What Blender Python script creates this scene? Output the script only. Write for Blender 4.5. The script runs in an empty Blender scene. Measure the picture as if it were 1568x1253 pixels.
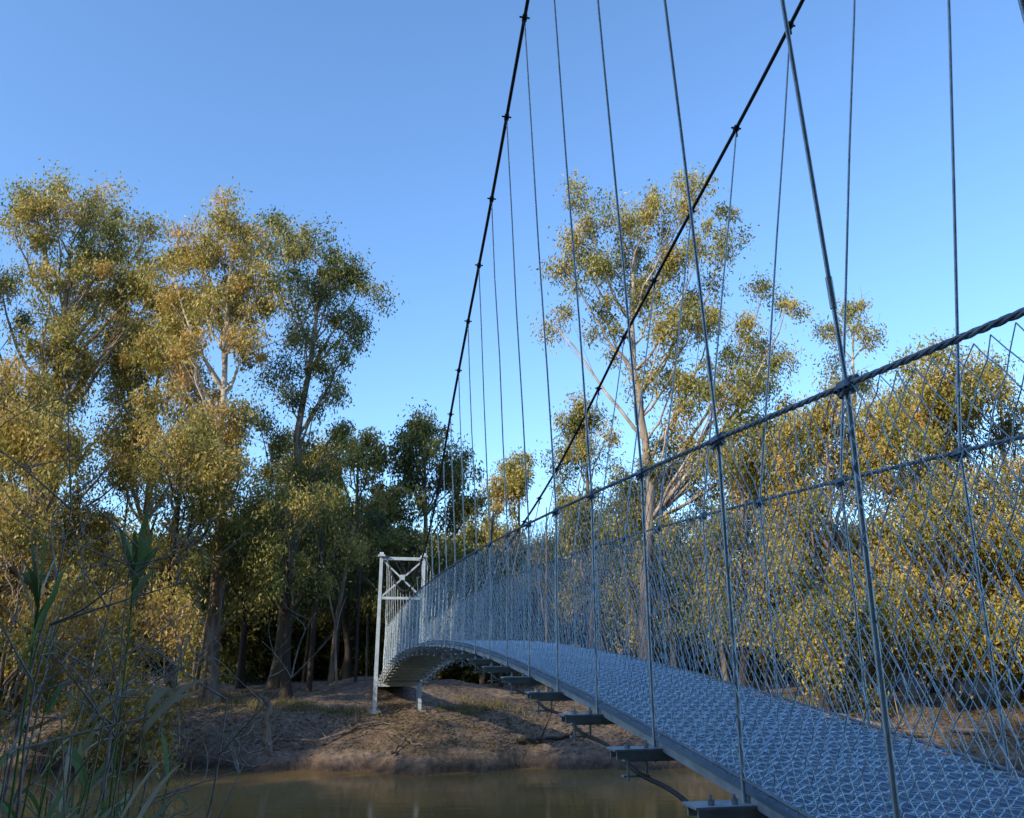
import bpy, math, numpy as np
from mathutils import Vector
rng=np.random.default_rng(7)
EYE=3.4
A=math.radians(11.7); CA,SA=math.cos(A),math.sin(A)
def W(x,y,h):           # bridge frame (x across, y along, h above eye level) -> world
    return np.array([x*CA-y*SA, y*CA+x*SA, h+EYE])

# ------------------------------------------------------------------ mesh builder (all quads)
class MB:
    def __init__(s): s.v=[];s.f=[];s.m=[];s.a=[];s.n=0
    def add(s,v,f,mat=0,sh=0.5):
        v=np.asarray(v,dtype=np.float32).reshape(-1,3); f=np.asarray(f,dtype=np.int32).reshape(-1,4)
        s.v.append(v); s.f.append(f+s.n); s.n+=len(v)
        s.m.append(np.full(len(f),mat,dtype=np.int32))
        if np.isscalar(sh): sh=np.full(len(v),sh)
        s.a.append(np.asarray(sh,dtype=np.float32))
    def tube(s,pts,rad,n=6,mat=0,sh=0.5):
        P=np.asarray(pts,dtype=float); k=len(P)
        R=np.full(k,rad) if np.isscalar(rad) else np.asarray(rad,float)
        T=np.gradient(P,axis=0); T/=np.linalg.norm(T,axis=1)[:,None]+1e-9
        up=np.array([0,0,1.0]) if abs(T[:,2]).mean()<.8 else np.array([1.0,0,0])
        a=np.cross(T,up); a/=np.linalg.norm(a,axis=1)[:,None]+1e-9
        b=np.cross(T,a)
        th=np.arange(n)*2*np.pi/n
        V=P[:,None,:]+R[:,None,None]*(np.cos(th)[None,:,None]*a[:,None,:]+np.sin(th)[None,:,None]*b[:,None,:])
        i=np.arange(k-1)[:,None]*n; j=np.arange(n)[None,:]; j2=(j+1)%n
        F=np.stack([i+j,i+j2,i+n+j2,i+n+j],-1).reshape(-1,4)
        s.add(V.reshape(-1,3),F,mat,sh)
    def edges(s,P,Q,r,mat=0,n=3,sh=.5):   # many straight thin prisms
        P=np.asarray(P,float);Q=np.asarray(Q,float);T=Q-P;T/=np.linalg.norm(T,axis=1)[:,None]+1e-9
        ref=np.where(np.abs(T[:,2:3])<.8,np.array([[0,0,1.0]]),np.array([[1.0,0,0]]))
        a=np.cross(T,ref);a/=np.linalg.norm(a,axis=1)[:,None]+1e-9;b=np.cross(T,a)
        th=np.arange(n)*2*np.pi/n+.5
        o=r*(np.cos(th)[None,:,None]*a[:,None,:]+np.sin(th)[None,:,None]*b[:,None,:])
        V=np.stack([P[:,None]+o,Q[:,None]+o],1).reshape(-1,3)
        k=len(P);i=np.arange(k)[:,None]*2*n;j=np.arange(n)[None,:];j2=(j+1)%n
        F=np.stack([i+j,i+j2,i+n+j2,i+n+j],-1).reshape(-1,4)
        s.add(V,F,mat,sh)
    def box(s,c,ax,ay,az,mat=0,sh=.5):    # half-axis vectors
        c=np.asarray(c,float);V=[]
        for i in(-1,1):
            for j in(-1,1):
                for k in(-1,1): V.append(c+i*ax+j*ay+k*az)
        F=[[0,1,3,2],[4,6,7,5],[0,4,5,1],[2,3,7,6],[0,2,6,4],[1,5,7,3]]
        s.add(V,F,mat,sh)
    def beam(s,p,q,w,d,mat=0):
        p=np.asarray(p,float);q=np.asarray(q,float);t=q-p;L=np.linalg.norm(t);t/=L
        ref=np.array([-SA,CA,0]) if abs(t@np.array([-SA,CA,0]))<.9 else np.array([0,0,1.0])
        a=np.cross(t,ref);a/=np.linalg.norm(a);b=np.cross(a,t)
        s.box((p+q)/2,t*L/2,a*w/2,b*d/2,mat)
    def obj(s,name,mats,loc=(0,0,0),parent=None,smooth=True):
        v=np.concatenate(s.v)-np.asarray(loc,dtype=np.float32);f=np.concatenate(s.f);m=np.concatenate(s.m);a=np.concatenate(s.a)
        me=bpy.data.meshes.new(name)
        me.vertices.add(len(v));me.vertices.foreach_set('co',v.ravel().astype(np.float32))
        me.loops.add(f.size);me.loops.foreach_set('vertex_index',f.ravel())
        me.polygons.add(len(f));me.polygons.foreach_set('loop_start',np.arange(0,f.size,4,dtype=np.int32))
        me.polygons.foreach_set('material_index',m)
        me.polygons.foreach_set('use_smooth',np.full(len(f),smooth))
        at=me.attributes.new('shade','FLOAT','POINT');at.data.foreach_set('value',a)
        me.update(calc_edges=True)
        for x in mats: me.materials.append(x)
        o=bpy.data.objects.new(name,me);o.location=loc
        bpy.context.scene.collection.objects.link(o)
        if parent: o.parent=parent
        return o
def empty(name):
    o=bpy.data.objects.new(name,None);bpy.context.scene.collection.objects.link(o);return o

# ------------------------------------------------------------------ materials
def newmat(name):
    m=bpy.data.materials.new(name);m.use_nodes=True;nt=m.node_tree
    return m,nt,nt.nodes['Principled BSDF']
def ramp(nt,src,stops):
    r=nt.nodes.new('ShaderNodeValToRGB');nt.links.new(src,r.inputs[0])
    e=r.color_ramp.elements
    while len(e)<len(stops): e.new(.5)
    for i,(p,c) in enumerate(stops): e[i].position=p;e[i].color=(*c,1)
    return r
def noise(nt,scale,detail=4,coord='Object',stretch=None):
    tc=nt.nodes.new('ShaderNodeTexCoord');n=nt.nodes.new('ShaderNodeTexNoise')
    n.inputs['Scale'].default_value=scale;n.inputs['Detail'].default_value=detail
    if stretch:
        mp=nt.nodes.new('ShaderNodeMapping');mp.inputs['Scale'].default_value=stretch
        nt.links.new(tc.outputs[coord],mp.inputs[0]);nt.links.new(mp.outputs[0],n.inputs['Vector'])
    else: nt.links.new(tc.outputs[coord],n.inputs['Vector'])
    return n
def leafmat(name,stops,trans=.3):
    m,nt,p=newmat(name)
    at=nt.nodes.new('ShaderNodeAttribute');at.attribute_name='shade'
    r=ramp(nt,at.outputs['Fac'],stops)
    nt.links.new(r.outputs[0],p.inputs['Base Color']);p.inputs['Roughness'].default_value=.5
    p.inputs['Specular IOR Level'].default_value=.35
    t=nt.nodes.new('ShaderNodeBsdfTranslucent');nt.links.new(r.outputs[0],t.inputs[0])
    mx=nt.nodes.new('ShaderNodeMixShader');mx.inputs[0].default_value=trans
    nt.links.new(p.outputs[0],mx.inputs[1]);nt.links.new(t.outputs[0],mx.inputs[2])
    nt.links.new(mx.outputs[0],nt.nodes['Material Output'].inputs[0]);return m
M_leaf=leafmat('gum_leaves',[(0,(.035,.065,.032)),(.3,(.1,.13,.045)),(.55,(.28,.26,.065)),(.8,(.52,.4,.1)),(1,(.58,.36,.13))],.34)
M_reed=leafmat('reed_leaves',[(0,(.08,.17,.05)),(.5,(.2,.3,.09)),(.8,(.42,.36,.22)),(1,(.5,.42,.3))])
M_grass=leafmat('grass_blades',[(0,(.06,.09,.025)),(.5,(.17,.16,.06)),(1,(.3,.22,.12))])
def barkmat():
    m,nt,p=newmat('gum_bark')
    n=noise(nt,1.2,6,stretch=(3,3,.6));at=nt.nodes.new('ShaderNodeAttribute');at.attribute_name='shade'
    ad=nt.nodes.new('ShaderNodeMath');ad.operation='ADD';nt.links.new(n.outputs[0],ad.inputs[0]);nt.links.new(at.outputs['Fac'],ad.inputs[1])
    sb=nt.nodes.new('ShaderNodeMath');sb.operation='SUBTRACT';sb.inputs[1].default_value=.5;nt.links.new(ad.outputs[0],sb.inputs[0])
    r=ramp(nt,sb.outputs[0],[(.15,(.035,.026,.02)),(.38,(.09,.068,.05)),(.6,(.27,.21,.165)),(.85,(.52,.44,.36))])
    nt.links.new(r.outputs[0],p.inputs['Base Color']);p.inputs['Roughness'].default_value=.85
    b=nt.nodes.new('ShaderNodeBump');b.inputs['Strength'].default_value=.5;b.inputs['Distance'].default_value=.05
    n2=noise(nt,6,5,stretch=(3,3,.5));nt.links.new(n2.outputs[0],b.inputs['Height']);nt.links.new(b.outputs[0],p.inputs['Normal'])
    return m
M_bark=barkmat()
def metal(name,c1,c2,rough=.45,met=.4,scale=12):
    m,nt,p=newmat(name);n=noise(nt,scale,5);r=ramp(nt,n.outputs[0],[(.3,c1),(.7,c2)])
    nt.links.new(r.outputs[0],p.inputs['Base Color']);p.inputs['Roughness'].default_value=rough;p.inputs['Metallic'].default_value=met;return m
M_wire=metal('galvanised_wire',(.4,.52,.6),(.62,.73,.8),.4,.35)
M_dwire=metal('galvanised_deck_wire',(.5,.66,.78),(.72,.84,.92),.32,.35)
M_rod=metal('galvanised_rod',(.4,.46,.51),(.62,.68,.73),.4,.35,20)
M_cable=metal('tarred_cable',(.012,.012,.014),(.035,.033,.035),.55,.2,30)
M_rail=metal('handrail_cable',(.12,.15,.19),(.27,.32,.37),.5,.4,25)
M_paint=metal('pale_steel_paint',(.36,.43,.5),(.52,.59,.66),.5,.0,5)
M_dark=metal('weathered_steel',(.34,.37,.39),(.55,.58,.6),.55,.1,9)
M_deck=metal('deck_sheet',(.1,.17,.25),(.2,.28,.37),.45,.2,3)
M_conc=metal('concrete',(.25,.24,.22),(.36,.34,.31),.9,0,6)
def groundmat():
    m,nt,p=newmat('river_soil')
    n1=noise(nt,.35,8);n2=noise(nt,5,8);n3=noise(nt,40,4)
    r=ramp(nt,n1.outputs[0],[(.35,(.17,.125,.1)),(.5,(.235,.18,.15)),(.6,(.15,.115,.085)),(.72,(.2,.15,.12))])
    r2=ramp(nt,n2.outputs[0],[(.35,(.45,.42,.4)),(.65,(1.15,1.1,1.05))])
    mx=nt.nodes.new('ShaderNodeMixRGB');mx.blend_type='MULTIPLY';mx.inputs[0].default_value=.85
    nt.links.new(r.outputs[0],mx.inputs[1]);nt.links.new(r2.outputs[0],mx.inputs[2])
    r3=ramp(nt,n3.outputs[0],[(.4,(.55,.55,.55)),(.62,(1.3,1.25,1.2))])
    mx2=nt.nodes.new('ShaderNodeMixRGB');mx2.blend_type='MULTIPLY';mx2.inputs[0].default_value=.8
    nt.links.new(mx.outputs[0],mx2.inputs[1]);nt.links.new(r3.outputs[0],mx2.inputs[2])
    tc=nt.nodes.new('ShaderNodeTexCoord');sx=nt.nodes.new('ShaderNodeSeparateXYZ');nt.links.new(tc.outputs['Object'],sx.inputs[0])
    wr=ramp(nt,sx.outputs[2],[(.1,(.4,.38,.36)),(.36,(1,1,1))])
    mx3=nt.nodes.new('ShaderNodeMixRGB');mx3.blend_type='MULTIPLY';mx3.inputs[0].default_value=1
    nt.links.new(mx2.outputs[0],mx3.inputs[1]);nt.links.new(wr.outputs[0],mx3.inputs[2])
    nt.links.new(mx3.outputs[0],p.inputs['Base Color']);p.inputs['Roughness'].default_value=.95
    b=nt.nodes.new('ShaderNodeBump');b.inputs['Strength'].default_value=.8;b.inputs['Distance'].default_value=.12
    nt.links.new(n2.outputs[0],b.inputs['Height']);nt.links.new(b.outputs[0],p.inputs['Normal']);return m
M_soil=groundmat()
def watermat():
    m,nt,p=newmat('muddy_water')
    n=noise(nt,.5,3);r=ramp(nt,n.outputs[0],[(.3,(.17,.11,.04)),(.7,(.22,.145,.055))])
    nt.links.new(r.outputs[0],p.inputs['Base Color']);p.inputs['Roughness'].default_value=.09;p.inputs['IOR'].default_value=1.33;p.inputs['Specular IOR Level'].default_value=.3
    w=noise(nt,1.0,5,stretch=(.9,2.8,1));b=nt.nodes.new('ShaderNodeBump');b.inputs['Strength'].default_value=.15;b.inputs['Distance'].default_value=.035
    nt.links.new(w.outputs[0],b.inputs['Height']);nt.links.new(b.outputs[0],p.inputs['Normal']);return m
M_water=watermat()

# ------------------------------------------------------------------ terrain
def shore(X): return 26.6+.5*np.sin(X*.45)+.35*np.sin(X*1.1+1)+.2*np.sin(X*2.7)
def ground(X,Y):
    X=np.asarray(X,float);Y=np.asarray(Y,float)
    d=Y-shore(X)
    far=np.interp(d,[-5,-.4,0,.12,.6,2.6,4,9,40],[-1.4,-.25,.02,.3,.55,1.3,1.5,1.6,2.2])
    dn=6.5+.4*np.sin(X*.5)-Y
    near=np.interp(dn,[-5,0,2,5,9,40],[-1.4,0,.8,1.75,2.0,2.4])
    z=np.where(Y>16,far,near)
    m=np.exp(-(((X+5.5)/4.5)**2+((Y-37.5)/3.0)**2));z=z+m*.75
    bump=.09*np.sin(X*1.3+Y*.7)*np.sin(Y*1.1-X*.4)+.05*np.sin(X*3.1)*np.sin(Y*2.7+X)
    return z+bump*np.clip(np.abs(z)*1.2,0,1)
def axis(lo,hi,a,b,st,growth=1.25):
    c=list(np.arange(a,b,st));s=st;x=c[0]
    L=[]
    while x>lo: s*=growth;x-=s;L.append(x)
    s=st;x=c[-1];R=[]
    while x<hi: s*=growth;x+=s;R.append(x)
    return np.array(L[::-1]+c+R)
gx=axis(-900,900,-32,40,.3);gy=axis(-500,1500,-4,48,.2)
GX,GY=np.meshgrid(gx,gy);GZ=ground(GX,GY)
mb=MB();nx,ny=len(gx),len(gy)
i,j=np.meshgrid(np.arange(nx-1),np.arange(ny-1));k=j*nx+i
mb.add(np.stack([GX,GY,GZ],-1).reshape(-1,3),np.stack([k,k+1,k+1+nx,k+nx],-1).reshape(-1,4))
mb.obj('ground',[M_soil])
mb=MB();mb.add([[-900,4,0],[900,4,0],[900,29.5,0],[-900,29.5,0]],[[0,1,2,3]]);mb.obj('river_water',[M_water])

# ------------------------------------------------------------------ bridge
bridge=empty('suspension_footbridge')
XL,XR=1.645,2.895
def deck(y): y=np.asarray(y,float);return .17-.005*(y-15)**2
def railh(y):
    y=np.asarray(y,float);return 1.27-.0025*(y-15)**2+.75*np.clip((y-28)/2,0,1)**1.8
def spline(tab):
    t=np.array(tab,float)
    def f(y):
        y=np.asarray(y,float);xs,hs=t[:,0],t[:,1]
        m=np.gradient(hs,xs)
        k=np.clip(np.searchsorted(xs,y)-1,0,len(xs)-2);dx=xs[k+1]-xs[k];u=(y-xs[k])/dx
        return (2*u**3-3*u**2+1)*hs[k]+(u**3-2*u**2+u)*dx*m[k]+(-2*u**3+3*u**2)*hs[k+1]+(u**3-u**2)*dx*m[k+1]
    return f
cabL=spline([(-1.5,9.0),(2,7.5),(4.3,6.6),(6.24,5.8),(8.24,4.97),(10.24,4.23),(12.24,3.45),(14,2.65),(16,2.02),(18,1.62),(20,1.45),(22,1.55),(25,2.05),(30,3.35)])
cabR=spline([(-1.5,8.6),(2,6.7),(4.8,5.45),(5.6,5.12),(6.5,4.78),(7.4,4.45),(8.3,4.11),(9.2,3.8),(10.1,3.45),(12,2.75),(14,2.2),(16,1.8),(18,1.52),(20,1.45),(22,1.55),(25,2.05),(30,3.35)])
cxR=spline([(-1.5,3.9),(4.8,3.6),(6.5,3.5),(8.3,3.38),(10.1,3.3),(14,3.12),(20,2.95),(30,2.95)])
def cxL(y): return 1.645-.05*(cabL(y)-1.2)*np.clip((30-np.asarray(y,float))/10,0,1)-.045*np.clip((np.asarray(y,float)-20)/10,0,1)
def Wv(x,y,h):
    x=np.broadcast_to(x,np.shape(y)).astype(float);return np.stack([x*CA-y*SA,y*CA+x*SA,np.asarray(h)+EYE],-1)
ys=np.arange(-1.5,30.01,.25)
ex=W(1,0,0)-W(0,0,0);ey=W(0,1,0)-W(0,0,0);ez=np.array([0,0,1.0])
mb=MB()
for cx,ch in((cxL,cabL),(cxR,cabR)):
    mb.tube(Wv(cx(ys),ys,ch(ys)),.018,8)
mb.tube([W(1.6,30,3.35),W(1.6,38,0.2),W(1.6,42,-1.6)],.019);mb.tube([W(2.95,30,3.35),W(2.95,38,0.2),W(2.95,42,-1.6)],.019)
mb.tube([W(cxL(-1.5),-1.5,9.0),W(1.2,-14,-1.4)],.019);mb.tube([W(3.9,-1.5,8.6),W(3.9,-14,-1.4)],.019)
for x in(XL-.1,XR+.1):
    t=np.arange(-1.5,30,.1);mb.tube(Wv(x,t,deck(t)-.17-.015*np.cos((t-2.36)*2*np.pi/.97)),.011,6)
mb.obj('main_cables',[M_cable],parent=bridge)
posts=2.36+.97*np.arange(-3,29);posts=posts[posts<29.8]
mb=MB();mc=MB();mk=MB()
for y in posts:
    for side,x0,cx,ch in((-1,XL,cxL,cabL),(1,XR,cxR,cabR)):
        jy=y+rng.normal(0,.012);r=float(railh(y));d=float(deck(y));c=float(ch(y));xx=float(cx(y))
        bow=rng.normal(0,.006,5)
        top=W(xx,y,c-.03);rp=W(x0,jy,r);dp=W(x0,y,d-.14)
        if c-r>.12:
            t=np.linspace(0,1,5);P=top[None]*(1-t[:,None])+rp[None]*t[:,None];P+=ex*(bow*np.sin(t*np.pi))[:,None]
            mb.tube(P,.0082,6)
            if c-r>1: mb.tube([rp+(top-rp)*min(.5,.28/(c-r)),rp+(top-rp)*min(.9,.4/(c-r))],.0118,6)
            mk.box(W(xx,y,c),ex*.022,ey*.028,ez*.024);mk.tube([W(xx-.05,y,c+.005),W(xx+.05,y,c+.005)],.009,6)
            mk.tube([W(xx,y,c+.03),W(xx,y,c-.09)],.011,6)
        P=np.array([rp,(rp+dp)/2+ex*rng.normal(0,.004),dp]);mb.tube(P,.0105 if side<0 else .008,6)
        for dy in(-.03,0.0,.03): mc.tube([W(x0-.022,jy+dy,r-.022),W(x0+.022,jy+dy,r+.022)],.011,6)
        mc.box(W(x0,jy,r-.01),ex*.018,ey*.035,ez*.022)
        mc.tube([rp+ex*.02+ez*.03,rp-ex*.028-ez*.05],.008,6)
mb.obj('hangers',[M_rod],parent=bridge);mc.obj('rail_clamps',[M_rail],parent=bridge);mk.obj('cable_clamps',[M_cable],parent=bridge)
mb=MB();t=np.arange(-1.5,30.01,.02)
for x0 in(XL,XR):
    for k in range(3):
        ph=t*2*np.pi/.16+k*2.094
        mb.tube(Wv(x0+.0055*np.cos(ph),t,railh(t)+.0055*np.sin(ph)),.0068,5)
    mb.tube(Wv(x0,ys,deck(ys)+.02),.009,5)
mb.obj('handrail_cables',[M_rail],parent=bridge)
def netting(x0,seed):
    r=np.random.default_rng(seed);dx=.038;nz=26
    ni=int(31.5/dx);I,J=np.meshgrid(np.arange(ni+1),np.arange(nz+1),indexing='ij')
    Y=-1.5+I*dx;T=J/nz
    Y=Y+r.normal(0,.004,Y.shape)+.012*np.sin(T*9+I*.13);sag=.03*np.abs(np.sin(np.pi*(Y-2.36)/.97))*T**6
    H=deck(Y)+T*(railh(Y)-deck(Y))-sag+r.normal(0,.0035,Y.shape)
    X=x0+.025*np.sin(Y*3.1+T*4)*np.sin(np.pi*T)+r.normal(0,.005,Y.shape)
    P=np.stack([X*CA-Y*SA,Y*CA+X*SA,H+EYE],-1);ok=(I+J)%2==0
    a=ok[:-1,:-1];b=ok[:-1,1:]
    m=MB();m.edges(P[:-1,:-1][a],P[1:,1:][a],.0022);m.edges(P[:-1,1:][b],P[1:,:-1][b],.0022);return m
netting(XL,1).obj('side_netting_1',[M_wire],parent=bridge);netting(XR,2).obj('side_netting_2',[M_wire],parent=bridge)
r=np.random.default_rng(5);dy=.03;nxd=30
I,J=np.meshgrid(np.arange(int(31.5/dy)+1),np.arange(nxd+1),indexing='ij')
Y=-1.5+I*dy+r.normal(0,.002,I.shape);X=XL+J*(XR-XL)/nxd+r.normal(0,.002,I.shape)
H=deck(Y)+.01+.005*np.sin(Y*7)*np.sin(X*5)+.008*((I%4)<2)
P=np.stack([X*CA-Y*SA,Y*CA+X*SA,H+EYE],-1);ok=(I+J)%2==0;a=ok[:-1,:-1];b=ok[:-1,1:]
m=MB();m.edges(P[:-1,:-1][a],P[1:,1:][a],.004);m.edges(P[:-1,1:][b],P[1:,:-1][b],.004);m.obj('deck_mesh',[M_dwire],parent=bridge)
m=MB();t=np.arange(-1.5,30.2,.2)
k=len(t);top=np.stack([Wv(XL,t,deck(t)-.008),Wv(XR,t,deck(t)-.008),Wv(XR,t,deck(t)-.03),Wv(XL,t,deck(t)-.03)],1).reshape(-1,3)
F=[]
for q in range(k-1):
    for e in range(4): F.append([q*4+e,q*4+(e+1)%4,q*4+4+(e+1)%4,q*4+4+e])
m.add(top,F);m.obj('deck_sheet',[M_deck],parent=bridge,smooth=False)
m=MB()
for x in(XL+.03,XR-.03):
    for q in range(k-1): m.beam(W(x,t[q],float(deck(t[q]))-.055),W(x,t[q+1],float(deck(t[q+1]))-.055),.03,.04)
for y in posts:
    d=float(deck(y))
    m.box(W((XL+XR)/2,y,d-.105),ex*.8,ey*.028,ez*.026)
    for s,x in((-1,XL-.11),(1,XR+.11)):
        m.box(W(x,y,d-.072),ex*.13,ey*.07,ez*.005)
        m.box(W(x,y-.05,d-.097),ex*.115,ey*.005,ez*.019);m.box(W(x,y+.05,d-.097),ex*.115,ey*.005,ez*.019)
        m.tube([W(x-.05,y-.03,d-.03),W(x-.05,y-.03,d-.22)],.007,6);m.tube([W(x+.05,y-.03,d-.03),W(x+.05,y-.03,d-.22)],.007,6)
        m.box(W(x,y,d-.2),ex*.07,ey*.02,ez*.005)
        m.tube([W(x-.05,y-.03,d-.048),W(x-.05,y-.03,d-.066)],.015,6);m.tube([W(x+.05,y-.03,d-.048),W(x+.05,y-.03,d-.066)],.015,6)
m.obj('cross_beams',[M_dark],parent=bridge,smooth=False)
def tower(y0,xl,xr,top,ground_h,deckh,back,name,mat):
    m=MB();s=.11
    for x in(xl,xr):
        m.beam(W(x,y0,ground_h),W(x,y0,top),s,s)
        m.beam(W(x,y0+back,ground_h),W(x,y0+.12,top-.1),s*.8,s*.8)
        n=5
        for q in range(1,n):
            f=q/n;h=ground_h+(top-ground_h)*f;m.beam(W(x,y0+.05,h),W(x,y0+back*(1-f)+.12*f,h),.06,.06)
        m.box(W(x,y0,top+.03),ex*.12,ey*.16,ez*.03);m.tube([W(x-.07,y0,top+.08),W(x+.07,y0,top+.08)],.08,12)
    c=(xl+xr)/2;w=(xr-xl)/2-s/2-.003
    low=top-1.45
    for h,t_ in((top-.06,.11),(low,.09),(deckh-.12,.12)): m.box(W(c,y0,h),ex*w,ey*.045,ez*t_/2)
    m.beam(W(xl+.06,y0-.02,low+.05),W(xr-.06,y0-.02,top-.13),.055,.03);m.beam(W(xl+.06,y0+.02,top-.13),W(xr-.06,y0+.02,low+.05),.055,.03)
    m.box(W(c,y0-.06,(low+top)/2),ex*.09,ey*.01,ez*.09)
    m.obj(name,[mat],parent=bridge,smooth=False)
    f=MB()
    for x in(xl,xr): f.box(W(x,y0,ground_h-.25),ex*.2,ey*.25,ez*.3);f.box(W(x,y0+back,ground_h-.25),ex*.2,ey*.22,ez*.3)
    f.obj(name+'_footings',[M_conc],parent=bridge,smooth=False)
tower(30,1.42,2.95,3.3,-1.96,-.95,.9,'far_tower',M_paint)
tower(-1.5,1.25,3.85,8.6,-1.5,-1.2,-1.3,'near_tower',M_paint)
m=MB()
t2=np.array([30.1,33,37]);hh=np.array([-.97,-1.15,-1.25])
for q in range(2):
    m.box((W(2.27,t2[q],hh[q])+W(2.27,t2[q+1],hh[q+1]))/2-ez*.05,ex*.6,(W(0,t2[q+1],hh[q+1])-W(0,t2[q],hh[q]))/2*.999,ez*.04)
m.obj('far_ramp',[M_conc],parent=bridge,smooth=False)

# ------------------------------------------------------------------ trees
def bez(p0,p1,p2,n):
    t=np.linspace(0,1,n)[:,None];return (1-t)**2*p0+2*t*(1-t)*p1+t*t*p2
def leaves(mb,C,M,spread,L,Wd,bias,r,mat=1,jit=.11):
    n=len(C)*M
    sz=np.repeat(r.uniform(.55,1.3,(len(C),1)),M,0)
    off=r.normal(0,1,(n,3))*np.array([spread,spread,spread])*sz;off[:,2]-=np.abs(r.normal(0,spread*.5,n))
    c=np.repeat(C,M,0)+off
    d=r.normal(0,1,(n,3))*np.array([.55,.55,.45]);d[:,2]-=.75;d/=np.linalg.norm(d,axis=1)[:,None]
    q=r.normal(0,1,(n,3));s=np.cross(d,q);s/=np.linalg.norm(s,axis=1)[:,None]
    l=(L*r.uniform(.6,1.3,n))[:,None];w=(Wd*r.uniform(.6,1.3,n))[:,None]
    V=np.stack([c,c+d*l*.45+s*w*.5,c+d*l,c+d*l*.45-s*w*.5],1).reshape(-1,3)
    F=np.arange(n*4).reshape(-1,4)
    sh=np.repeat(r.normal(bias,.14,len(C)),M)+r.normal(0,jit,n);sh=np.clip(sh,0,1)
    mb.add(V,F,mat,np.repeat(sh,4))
def make_tree(name,base,path,clumps,r,leafn=220,sub=8,L=.2,Wd=.075,bias=.5,r0=.33,spread=.33,barksh=.45,flat=1.0,parent=None,bare=0,minf=.35,limb=1.0):
    b=np.array([base[0],base[1],float(ground(base[0],base[1]))-.15])
    P=[b]+[np.array(p,float) for p in path]
    T=[]
    for p,q in zip(P[:-1],P[1:]):
        for t in np.linspace(0,1,6)[:-1]: T.append(p*(1-t)+q*t)
    T.append(P[-1]);T=np.array(T);wob=np.cumsum(r.normal(0,.06,(len(T),2)),0);wob-=wob[0];T[:,:2]+=wob*np.minimum(1,np.arange(len(T))/3)[:,None]
    R=np.linspace(1,.2,len(T))*r0;R[0]*=1.5
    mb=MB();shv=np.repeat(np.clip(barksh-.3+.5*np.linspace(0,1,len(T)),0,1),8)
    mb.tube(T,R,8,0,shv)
    C=[];zmin=T[0,2]+minf*(T[-1,2]-T[0,2])
    for (x,y,z,rad) in clumps:
        c=np.array([x,y,z]);hd=np.hypot(T[:,0]-x,T[:,1]-y)
        want=np.maximum(zmin,z-hd*1.5-rad*.9);cand=int(np.argmin(np.abs(T[:,2]-want)+.3*hd));p0=T[cand]
        ln=np.linalg.norm(c-p0)
        mid=(p0+c)/2+np.array([r.normal(0,.3),r.normal(0,.3),-.03*ln])
        mid[:2]=mid[:2]*.7+c[:2]*.3
        lr=min(R[cand]*.6,.02+.012*ln)*limb
        B=bez(p0,mid,c,9);B[1:-1]+=np.cumsum(r.normal(0,.09,(7,3)),0)
        mb.tube(B,np.linspace(lr,.018,9),6,0,barksh+.1)
        ns=max(3,int(sub*(rad/1.3)**2))
        u=r.normal(0,1,(ns,3));u/=np.linalg.norm(u,axis=1)[:,None];u*=(r.uniform(.1,1.25,ns)**.6)[:,None]*rad
        u[:,2]*=flat;S=c+u
        k0=r.integers(4,9,ns);st=B[k0];mids=(st+S)/2+np.array([0,0,.15])+r.normal(0,.1,(ns,3))
        mb.edges(st,mids,.015,0,3,barksh+.05);mb.edges(mids,S,.009,0,3,barksh)
        tip=S+r.normal(0,.35,(ns,3))+np.array([0,0,.1]);mb.edges(S,tip,.006,0,3,barksh)
        C.append(S)
    C=np.concatenate(C)
    leaves(mb,C,leafn,spread,L,Wd,bias,r)
    for q in range(bare):
        s=T[r.integers(len(T)//2,len(T))];e=s+np.array([r.normal(0,1.6),r.normal(0,1),r.uniform(1,3)])
        B=bez(s,(s+e)/2+r.normal(0,.4,3),e,6);mb.tube(B,np.linspace(.04,.01,6),5,0,barksh+.15)
        for w in range(4):
            a=B[r.integers(2,6)];mb.edges([a],[a+np.array([r.normal(0,.5),r.normal(0,.3),r.uniform(.2,.8)])],.009,0,3,barksh+.1)
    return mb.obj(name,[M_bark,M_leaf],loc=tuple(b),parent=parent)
def crown(cx,cy,R,z0,z1,n,r,rad=1.3,top=.75):
    out=[]
    while len(out)<n:
        f=r.uniform(0,1);prof=math.sin(math.pi*min(1,(f*.85+.12)))**.6
        a=r.uniform(0,2*math.pi);rr=R*prof*r.uniform(.25,1)**.5
        out.append((cx+rr*math.cos(a),cy+rr*math.sin(a)*.8,z0+(z1-z0)*f-rad*.4,rad*r.uniform(.6,1.15)))
    return out
G='gum_tree'
R_=lambda s:np.random.default_rng(s)
E=EYE
r=R_(11)
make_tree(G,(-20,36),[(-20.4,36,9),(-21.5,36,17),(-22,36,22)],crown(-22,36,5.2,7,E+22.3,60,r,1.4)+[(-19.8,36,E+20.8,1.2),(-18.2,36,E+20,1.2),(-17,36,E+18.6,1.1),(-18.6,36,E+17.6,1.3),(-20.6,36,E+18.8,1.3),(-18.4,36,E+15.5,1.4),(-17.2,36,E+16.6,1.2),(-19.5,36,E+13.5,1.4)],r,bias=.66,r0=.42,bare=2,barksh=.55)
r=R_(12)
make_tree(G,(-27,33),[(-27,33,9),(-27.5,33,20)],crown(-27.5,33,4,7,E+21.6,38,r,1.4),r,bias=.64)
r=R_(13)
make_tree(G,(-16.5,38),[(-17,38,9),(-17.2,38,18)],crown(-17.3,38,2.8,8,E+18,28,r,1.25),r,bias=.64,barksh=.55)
r=R_(14)
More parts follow.
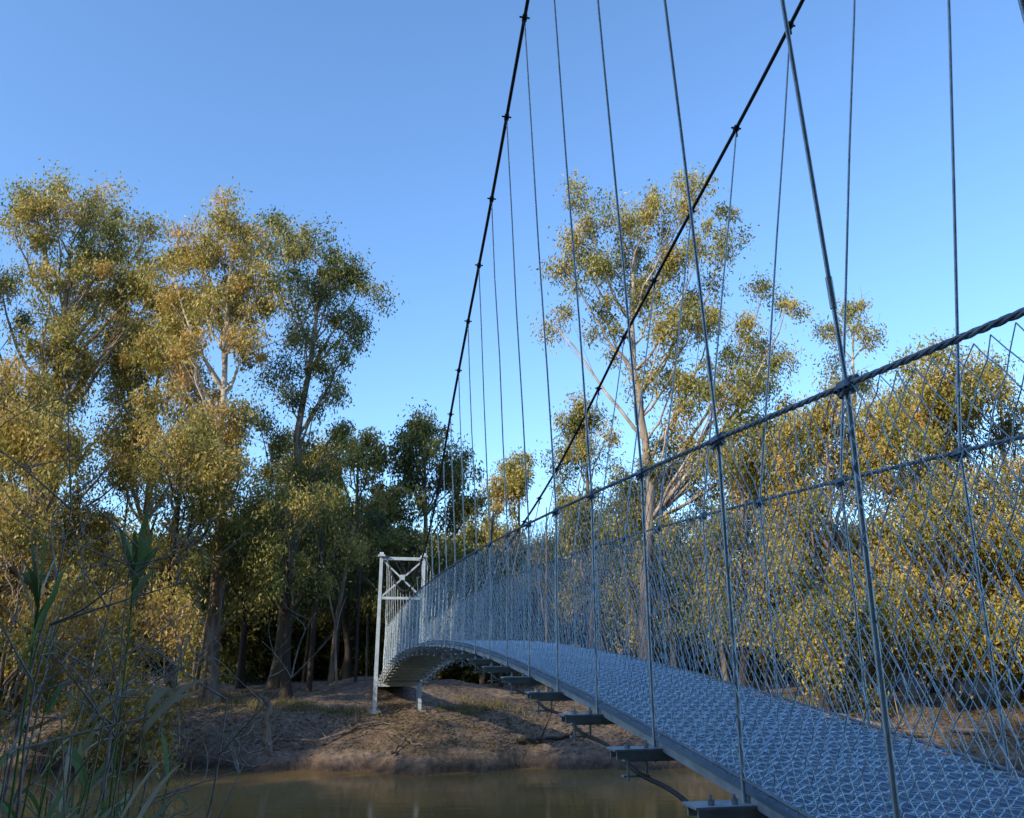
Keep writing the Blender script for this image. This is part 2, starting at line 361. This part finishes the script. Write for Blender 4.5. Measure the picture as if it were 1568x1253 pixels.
c=crown(-13.4,34,2.3,E+8,E+19.6,22,r,1.1)+[(-13.7,34,E+19.7,1.0),(-12.6,34,E+18.9,1.1),(-14.8,34,E+18.4,1.1),(-11.8,34,E+17.8,1.0),(-15.6,34,E+16.8,.9),(-15.2,34,E+15,1.0),(-11.4,34,E+16.2,1.0),(-14.2,34,E+16.9,1.2),(-13,34,E+17.3,1.2),(-14.2,34,E+11,1.1),(-11.2,34,E+13,1.1)]
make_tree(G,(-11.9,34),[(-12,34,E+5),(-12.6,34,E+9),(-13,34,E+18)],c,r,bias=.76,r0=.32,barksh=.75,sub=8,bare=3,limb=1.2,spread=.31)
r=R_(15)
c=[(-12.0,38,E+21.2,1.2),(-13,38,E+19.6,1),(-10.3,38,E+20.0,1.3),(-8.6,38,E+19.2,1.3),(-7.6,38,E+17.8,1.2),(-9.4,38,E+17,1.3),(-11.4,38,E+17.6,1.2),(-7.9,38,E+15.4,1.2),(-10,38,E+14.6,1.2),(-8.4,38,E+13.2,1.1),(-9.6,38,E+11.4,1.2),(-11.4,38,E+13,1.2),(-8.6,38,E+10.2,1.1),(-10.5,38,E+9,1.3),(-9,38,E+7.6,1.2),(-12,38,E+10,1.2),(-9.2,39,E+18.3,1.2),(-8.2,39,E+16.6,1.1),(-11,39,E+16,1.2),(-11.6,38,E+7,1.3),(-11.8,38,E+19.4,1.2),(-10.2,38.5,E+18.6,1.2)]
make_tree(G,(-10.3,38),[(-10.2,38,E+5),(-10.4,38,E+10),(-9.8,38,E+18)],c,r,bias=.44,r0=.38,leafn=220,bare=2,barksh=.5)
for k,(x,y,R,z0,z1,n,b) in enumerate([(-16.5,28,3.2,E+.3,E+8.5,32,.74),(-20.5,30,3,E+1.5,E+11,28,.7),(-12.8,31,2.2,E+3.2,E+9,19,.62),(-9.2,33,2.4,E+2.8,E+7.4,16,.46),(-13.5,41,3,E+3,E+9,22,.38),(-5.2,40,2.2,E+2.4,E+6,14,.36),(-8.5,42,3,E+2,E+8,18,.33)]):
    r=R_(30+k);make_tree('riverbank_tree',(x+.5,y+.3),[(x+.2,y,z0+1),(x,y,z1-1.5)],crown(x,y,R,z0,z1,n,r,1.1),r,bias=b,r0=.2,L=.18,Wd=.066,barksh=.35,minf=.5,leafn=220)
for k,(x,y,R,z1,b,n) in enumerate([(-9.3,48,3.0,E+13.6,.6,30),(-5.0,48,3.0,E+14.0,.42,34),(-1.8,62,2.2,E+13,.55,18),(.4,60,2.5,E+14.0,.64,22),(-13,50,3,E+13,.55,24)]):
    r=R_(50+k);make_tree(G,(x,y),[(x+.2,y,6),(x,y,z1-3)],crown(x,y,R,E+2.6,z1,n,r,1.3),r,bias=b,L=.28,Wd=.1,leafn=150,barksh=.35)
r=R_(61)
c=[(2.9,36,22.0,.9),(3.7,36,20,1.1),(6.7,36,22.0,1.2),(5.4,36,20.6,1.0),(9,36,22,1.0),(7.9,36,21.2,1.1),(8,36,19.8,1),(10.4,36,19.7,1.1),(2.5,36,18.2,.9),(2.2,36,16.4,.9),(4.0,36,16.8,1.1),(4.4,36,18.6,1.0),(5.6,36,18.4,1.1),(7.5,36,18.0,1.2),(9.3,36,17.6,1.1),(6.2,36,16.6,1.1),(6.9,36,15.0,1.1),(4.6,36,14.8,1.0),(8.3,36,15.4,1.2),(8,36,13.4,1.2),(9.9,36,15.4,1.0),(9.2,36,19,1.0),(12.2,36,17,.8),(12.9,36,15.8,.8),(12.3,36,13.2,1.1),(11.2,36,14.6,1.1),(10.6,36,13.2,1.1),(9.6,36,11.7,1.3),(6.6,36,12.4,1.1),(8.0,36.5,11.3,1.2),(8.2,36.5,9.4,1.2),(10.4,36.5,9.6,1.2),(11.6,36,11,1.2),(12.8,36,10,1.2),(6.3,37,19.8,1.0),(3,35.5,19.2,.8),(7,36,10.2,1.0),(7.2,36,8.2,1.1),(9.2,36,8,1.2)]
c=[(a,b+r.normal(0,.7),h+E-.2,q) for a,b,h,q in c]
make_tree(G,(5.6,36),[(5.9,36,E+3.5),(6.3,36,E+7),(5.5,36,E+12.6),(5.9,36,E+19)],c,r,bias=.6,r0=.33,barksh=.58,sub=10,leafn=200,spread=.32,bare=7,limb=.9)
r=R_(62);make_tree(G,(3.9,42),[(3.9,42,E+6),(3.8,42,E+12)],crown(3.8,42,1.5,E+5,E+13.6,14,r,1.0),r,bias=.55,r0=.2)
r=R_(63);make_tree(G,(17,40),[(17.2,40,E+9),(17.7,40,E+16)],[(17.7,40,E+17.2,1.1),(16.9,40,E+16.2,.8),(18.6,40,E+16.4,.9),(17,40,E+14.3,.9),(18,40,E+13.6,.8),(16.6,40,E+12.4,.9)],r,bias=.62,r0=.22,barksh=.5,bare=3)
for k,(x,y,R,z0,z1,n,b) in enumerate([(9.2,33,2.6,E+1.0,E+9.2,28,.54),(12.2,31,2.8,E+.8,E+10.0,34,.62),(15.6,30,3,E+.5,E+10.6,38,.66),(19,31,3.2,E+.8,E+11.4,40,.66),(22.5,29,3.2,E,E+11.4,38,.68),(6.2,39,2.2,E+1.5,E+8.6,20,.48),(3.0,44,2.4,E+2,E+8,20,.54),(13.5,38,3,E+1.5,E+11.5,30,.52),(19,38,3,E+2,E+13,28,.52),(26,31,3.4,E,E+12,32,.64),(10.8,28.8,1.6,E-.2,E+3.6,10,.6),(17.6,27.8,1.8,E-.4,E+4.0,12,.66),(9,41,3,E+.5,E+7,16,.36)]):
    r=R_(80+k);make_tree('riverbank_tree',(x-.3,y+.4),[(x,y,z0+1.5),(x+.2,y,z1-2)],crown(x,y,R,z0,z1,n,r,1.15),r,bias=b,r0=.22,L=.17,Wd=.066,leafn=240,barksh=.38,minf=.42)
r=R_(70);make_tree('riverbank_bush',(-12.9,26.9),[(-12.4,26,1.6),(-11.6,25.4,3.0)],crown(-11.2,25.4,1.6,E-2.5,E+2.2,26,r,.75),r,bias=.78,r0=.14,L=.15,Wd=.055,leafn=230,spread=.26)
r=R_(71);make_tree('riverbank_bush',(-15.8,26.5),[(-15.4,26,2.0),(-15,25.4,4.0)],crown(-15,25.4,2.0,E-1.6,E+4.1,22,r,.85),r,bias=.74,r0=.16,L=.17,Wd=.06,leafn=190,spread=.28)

variants=[]
for k in range(4):
    r=R_(200+k);mbc=crown(0,0,3.0,4.0,14,26,r,1.5)
    bpy_o=make_tree('forest_tree_variant',(0,-300),[(0.2,-300,6),(r.normal(0,.5),-300,12)],[(a,b-300,c,d) for a,b,c,d in mbc],r,leafn=80,sub=8,L=.4,Wd=.18,bias=.38+.06*k,spread=.42,r0=.24,barksh=.35)
    variants.append(bpy_o.data);bpy.data.objects.remove(bpy_o)
def forest(name,pts):
    e=empty(name)
    for q,(x,y,s,sz) in enumerate(pts):
        o=bpy.data.objects.new('tree_%d'%q,variants[q%4]);o.location=(x,y,float(ground(x,y))-.1)
        o.scale=(s,s,sz);o.rotation_euler=(0,0,rng.uniform(0,6.28));o.parent=e;bpy.context.scene.collection.objects.link(o)
pts=[]
for k in range(90):
    y=rng.uniform(54,105);x=rng.uniform(-.8,.9)*y
    top=.165*y+3.0 if -.13<x/y<.02 else .2*y+3
    sz=min(1.5,top/15)*rng.uniform(.75,1.0);pts.append((x,y,rng.uniform(.9,1.25),sz))
for k in range(42):
    y=rng.uniform(46,60);x=rng.uniform(-.75,.85)*y;pts.append((x,y,rng.uniform(.65,.9),rng.uniform(.45,.62)))
forest('distant_forest',pts)
pts=[]
for k in range(46):
    x=-72+94*(k+rng.uniform(0,1))/46;y=rng.uniform(-18,-5)
    pts.append((x,y,rng.uniform(1.35,1.65),rng.uniform(1.65,1.95)))
forest('near_bank_forest',pts)
mb=MB()
for k in range(110):
    y=rng.uniform(35,60);x=rng.uniform(-.6,.62)*y;z=float(ground(x,y));h=rng.uniform(6,9);r0=rng.uniform(.05,.17)
    l=rng.normal(0,.4,2);P=[[x,y,z-.1],[x+l[0]*.3,y+l[1]*.3,z+h*.4],[x+l[0],y+l[1],z+h*.75],[x+l[0]*1.5,y+l[1],z+h]]
    mb.tube(P,[r0,r0*.8,r0*.6,r0*.3],6,0,rng.uniform(.1,.6))
mb.obj('sapling_trunks',[M_bark])

# ------------------------------------------------------------------ dead wood on the bank
def log(name,pts,r0,r1,br=0,seed=0,sh=.6):
    r=R_(seed);m=MB();P=np.array(pts,float);t=np.linspace(0,len(P)-1,14);Q=np.stack([np.interp(t,np.arange(len(P)),P[:,k]) for k in range(3)],1)
    Q+=r.normal(0,.035,Q.shape);m.tube(Q,np.linspace(r0,r1,14),7,0,sh)
    for q in range(br):
        a=Q[r.integers(3,13)];e=a+r.normal(0,.5,3)+np.array([0,0,.35]);m.tube(bez(a,(a+e)/2+r.normal(0,.1,3),e,5),np.linspace(r1*.8,.008,5),5,0,sh)
    m.obj(name,[M_bark])
g=lambda x,y,dz=0:(x,y,float(ground(x,y))+dz)
log('dead_stump',[g(-7.3,26.6,-.1),g(-7.5,26.9,.5),(-7.7,27.1,2.1)],.13,.09,2,1,.45)
log('fallen_log',[g(-13,28.0,.5),g(-11,27.2,.35),g(-10,26.6,.2),g(-9.2,26.1,.15)],.14,.08,5,2,.55)
log('fallen_branch',[g(-7.6,27.0,.2),g(-6,27.4,.25),g(-4.8,28.2,.1),g(-3.9,28.5,.1)],.04,.025,4,3,.5)
log('fallen_branch',[g(-3.6,26.4,.1),g(-3.3,26.9,.2),g(-2.6,26.5,.05)],.04,.015,6,4,.5)
log('fallen_log',[g(.2,27.9,.1),g(1.2,28.1,.15),g(2.5,28.0,.1)],.07,.04,3,5,.2)
log('fallen_log',[g(9.5,28.6,.15),g(11,28.0,.25),g(13,27.5,.2)],.12,.05,6,6,.5)
log('fallen_branch',[g(14,28,.2),g(16,27.2,.5),g(17.5,26.6,.2)],.08,.03,8,7,.5)
log('tree_root',[g(-12.6,27,.3),g(-11.4,26.7,.35),g(-10.8,26.3,0)],.1,.04,5,8,.45)
def grassfield(name,n,fx,hgt,wd,seed,bias):
    r=R_(seed);cx,cy=fx(r,n//30);C=np.stack([cx,cy],1);C=np.repeat(C,30,0)+r.normal(0,.16,(len(cx)*30,2))
    z=ground(C[:,0],C[:,1]);k=len(C);b=np.stack([C[:,0],C[:,1],z-.02],1)
    h=hgt*r.uniform(.4,1.3,k);d=np.stack([r.normal(0,.35,k),r.normal(0,.35,k),np.ones(k)],1);a=r.uniform(0,6.28,k);s=np.stack([np.cos(a),np.sin(a),np.zeros(k)],1)*wd
    mid=b+d*h[:,None]*.55*np.array([.6,.6,1]);tip=b+d*h[:,None]*np.array([1.3,1.3,.95])
    V=np.stack([b-s,b+s,mid+s*.8,mid-s*.8,mid-s*.8,mid+s*.8,tip+s*.1,tip-s*.1],1).reshape(-1,3);F=np.arange(k*8).reshape(-1,4)
    m=MB();m.add(V,F,0,np.repeat(np.clip(np.repeat(r.normal(bias,.18,len(cx)),30)+r.normal(0,.12,k),0,1),8));m.obj(name,[M_grass])
def f1(r,n):
    x=r.uniform(-20,26,n);y=shore(x)+2.9+r.gamma(1.3,2.4,n);keep=(np.sin(x*.9+y*.5)+r.normal(0,.4,n)>.7)
    keep|=(x<-5)&(y<32)&(y>29.2)&(r.uniform(0,1,n)<.45)
    keep&=~((np.abs(x+4.6)<2.6)&(y>30.5)&(y<42));return x[keep],y[keep]
grassfield('grass',55000,f1,.25,.011,300,.68)
def f2(r,n): x=r.uniform(-20,20,n);return x,6-r.uniform(.5,8,n)
grassfield('near_bank_grass',15000,f2,.3,.006,301,.4)
r=R_(310);n=26000;x=r.uniform(-20,24,n);y=shore(x)+r.gamma(1.6,2.4,n)+.25
z=ground(x,y)+.012;c=np.stack([x,y,z],1);a=r.uniform(0,6.28,n);l=r.uniform(.03,.09,n)[:,None];u=np.stack([np.cos(a),np.sin(a),r.normal(0,.3,n)],1)*l;v=np.stack([-np.sin(a),np.cos(a),r.normal(0,.3,n)],1)*l*.45
m=MB();m.add(np.stack([c-u,c+v,c+u,c-v],1).reshape(-1,3),np.arange(n*4).reshape(-1,4),0,np.repeat(np.clip(r.normal(.85,.2,n),0,1),4));m.obj('leaf_litter',[M_grass])

# ------------------------------------------------------------------ foreground reeds and dead twigs (near bank, left)
def blade(m,p,d,L,w,sh,droop,r,n=7):
    t=np.linspace(0,1,n);d=d/np.linalg.norm(d);side=np.cross(d,[0,0,1.0]);side/=np.linalg.norm(side)+1e-9
    rot=r.uniform(-1,1);nn=np.cross(side,d);side=side*math.cos(rot)+nn*math.sin(rot)
    P=p+d*(t*L)[:,None]+np.array([0,0,-1.0])*(droop*L*t**2)[:,None];ww=w*np.sin(np.pi*np.clip(t*.9+.1,0,1))**.7;ww[-1]=.0005
    V=np.stack([P-side*ww[:,None],P+side*ww[:,None]],1).reshape(-1,3);k=np.arange(n-1)*2
    m.add(V,np.stack([k,k+1,k+3,k+2],1),0,sh)
def reed(name,x,y,top,r,green,nleaf=9):
    m=MB();b=np.array([x,y,float(ground(x,y))-.05]);e=np.array([x+r.normal(0,.12),y+r.normal(0,.12),EYE+top])
    T=bez(b,(b+e)/2+r.normal(0,.05,3),e,8);m.tube(T,np.linspace(.007,.003,8),5,0,.85 if not green else .45)
    for q in range(nleaf):
        f=r.uniform(.35,1);p=b*(1-f)+e*f;a=r.uniform(0,6.28);d=np.array([math.cos(a)*.5,math.sin(a)*.5,r.uniform(.5,1.4)])
        blade(m,p,d,r.uniform(.22,.5),r.uniform(.008,.016),np.clip((.35 if green else .8)+r.normal(0,.12),0,1),r.uniform(.1,.7),r)
    m.obj(name,[M_reed])
r=R_(400)
for k in range(44):
    y=r.uniform(2.6,5.0);x=-y*r.uniform(.42,.66);reed('reed_plant',x,y,r.uniform(-.85,-.05)+.25*(-x/y-.5)*y*.5,r,r.uniform()<.45)
for (x,y,top,n,w) in((-1.84,3.25,.26,13,.02),(-1.82,4.0,.40,14,.02),(-1.78,2.8,-.15,12,.02),(-1.62,2.55,-.55,12,.022),(-1.5,2.5,-.7,10,.022)):
    m=MB();b=np.array([x,y,float(ground(x,y))-.05]);e=np.array([x,y,EYE+top]);m.tube(bez(b,(b+e)/2+np.array([.05,0,0]),e,8),np.linspace(.008,.004,8),6,0,.5)
    for q in range(n):
        a=r.uniform(0,6.28);d=np.array([math.cos(a)*.4,math.sin(a)*.4,1.0]);blade(m,e-np.array([0,0,r.uniform(0,.3)]),d,r.uniform(.18,.36),w*r.uniform(.6,1),r.uniform(.3,.7),r.uniform(0,.45),r)
    m.obj('reed_plant',[M_reed])
M_tw,_nt,_p=newmat('dead_twig_bark');_n=noise(_nt,30,4);_r=ramp(_nt,_n.outputs[0],[(.3,(.22,.18,.15)),(.7,(.48,.41,.35))]);_nt.links.new(_r.outputs[0],_p.inputs['Base Color']);_p.inputs['Roughness'].default_value=.9
def twig(x,y,top,lean,r):
    m=MB();b=np.array([x,y,float(ground(x,y))-.05]);e=np.array([x+lean,y+r.normal(0,.2),EYE+top])
    T=bez(b,(b+e)/2+r.normal(0,.08,3),e,12);T[1:-1]+=r.normal(0,.012,(10,3));m.tube(T,np.linspace(.015,.003,12),5)
    def sub(T,L,rad,dep):
        for q in range(5 if dep else 2):
            i=r.integers(3,len(T));a=T[i];d=np.array([r.normal(0,.6),r.normal(0,.4),r.uniform(.1,1.0)]);d/=np.linalg.norm(d)
            S=bez(a,a+d*L*.5+r.normal(0,.03,3),a+d*L,7);m.tube(S,np.linspace(rad,.0014,7),4)
            if dep: sub(S,L*.5,rad*.6,dep-1)
    sub(T,.55,.0055,2);m.obj('dead_shrub',[M_tw])
for (x,y,top,lean) in((-2.3,3.6,.62,.3),(-2.0,3.4,.1,.25),(-1.75,3.8,.35,-.1),(-1.6,3.7,-.2,.35),(-2.4,4.2,.25,.2),(-1.5,3.3,-.3,-.2),(-2.1,3.9,-.1,.5),(-1.9,3.2,-.35,.1),(-2.6,4.4,.5,.5),(-2.2,4.4,.1,.4)):
    twig(x,y,top,lean,r)

# ------------------------------------------------------------------ light, sky, camera
SUN_AZ,SUN_EL=-130,23
az,el=math.radians(SUN_AZ),math.radians(SUN_EL)
S=Vector((math.sin(az)*math.cos(el),math.cos(az)*math.cos(el),math.sin(el)))
ld=bpy.data.lights.new('sun','SUN');ld.energy=5;ld.angle=math.radians(.5);ld.color=(1,.85,.6)
lo=bpy.data.objects.new('sun',ld);lo.rotation_euler=S.to_track_quat('Z','Y').to_euler();bpy.context.scene.collection.objects.link(lo)
w=bpy.data.worlds.new('World');bpy.context.scene.world=w;w.use_nodes=True;nt=w.node_tree
sk=nt.nodes.new('ShaderNodeTexSky');sk.sky_type='NISHITA';sk.sun_disc=False;sk.sun_elevation=el;sk.sun_rotation=az%(2*math.pi)
sk.air_density=1.0;sk.dust_density=.9;sk.ozone_density=2.6
mx=nt.nodes.new('ShaderNodeVectorMath');mx.operation='MULTIPLY';mx.inputs[1].default_value=(1.6,2.0,2.35)
nt.links.new(sk.outputs[0],mx.inputs[0]);nt.links.new(mx.outputs[0],nt.nodes['Background'].inputs[0]);nt.nodes['Background'].inputs[1].default_value=.15
cd=bpy.data.cameras.new('camera');cd.sensor_width=36;cd.lens=1250/1568*36;cd.clip_end=5000;cd.clip_start=.05
co=bpy.data.objects.new('camera',cd);co.location=(0,0,EYE);co.rotation_euler=(math.radians(90+16.6),0,0)
bpy.context.scene.collection.objects.link(co);bpy.context.scene.camera=co
sc=bpy.context.scene;sc.view_settings.view_transform='Standard';sc.view_settings.look='None';sc.view_settings.exposure=0
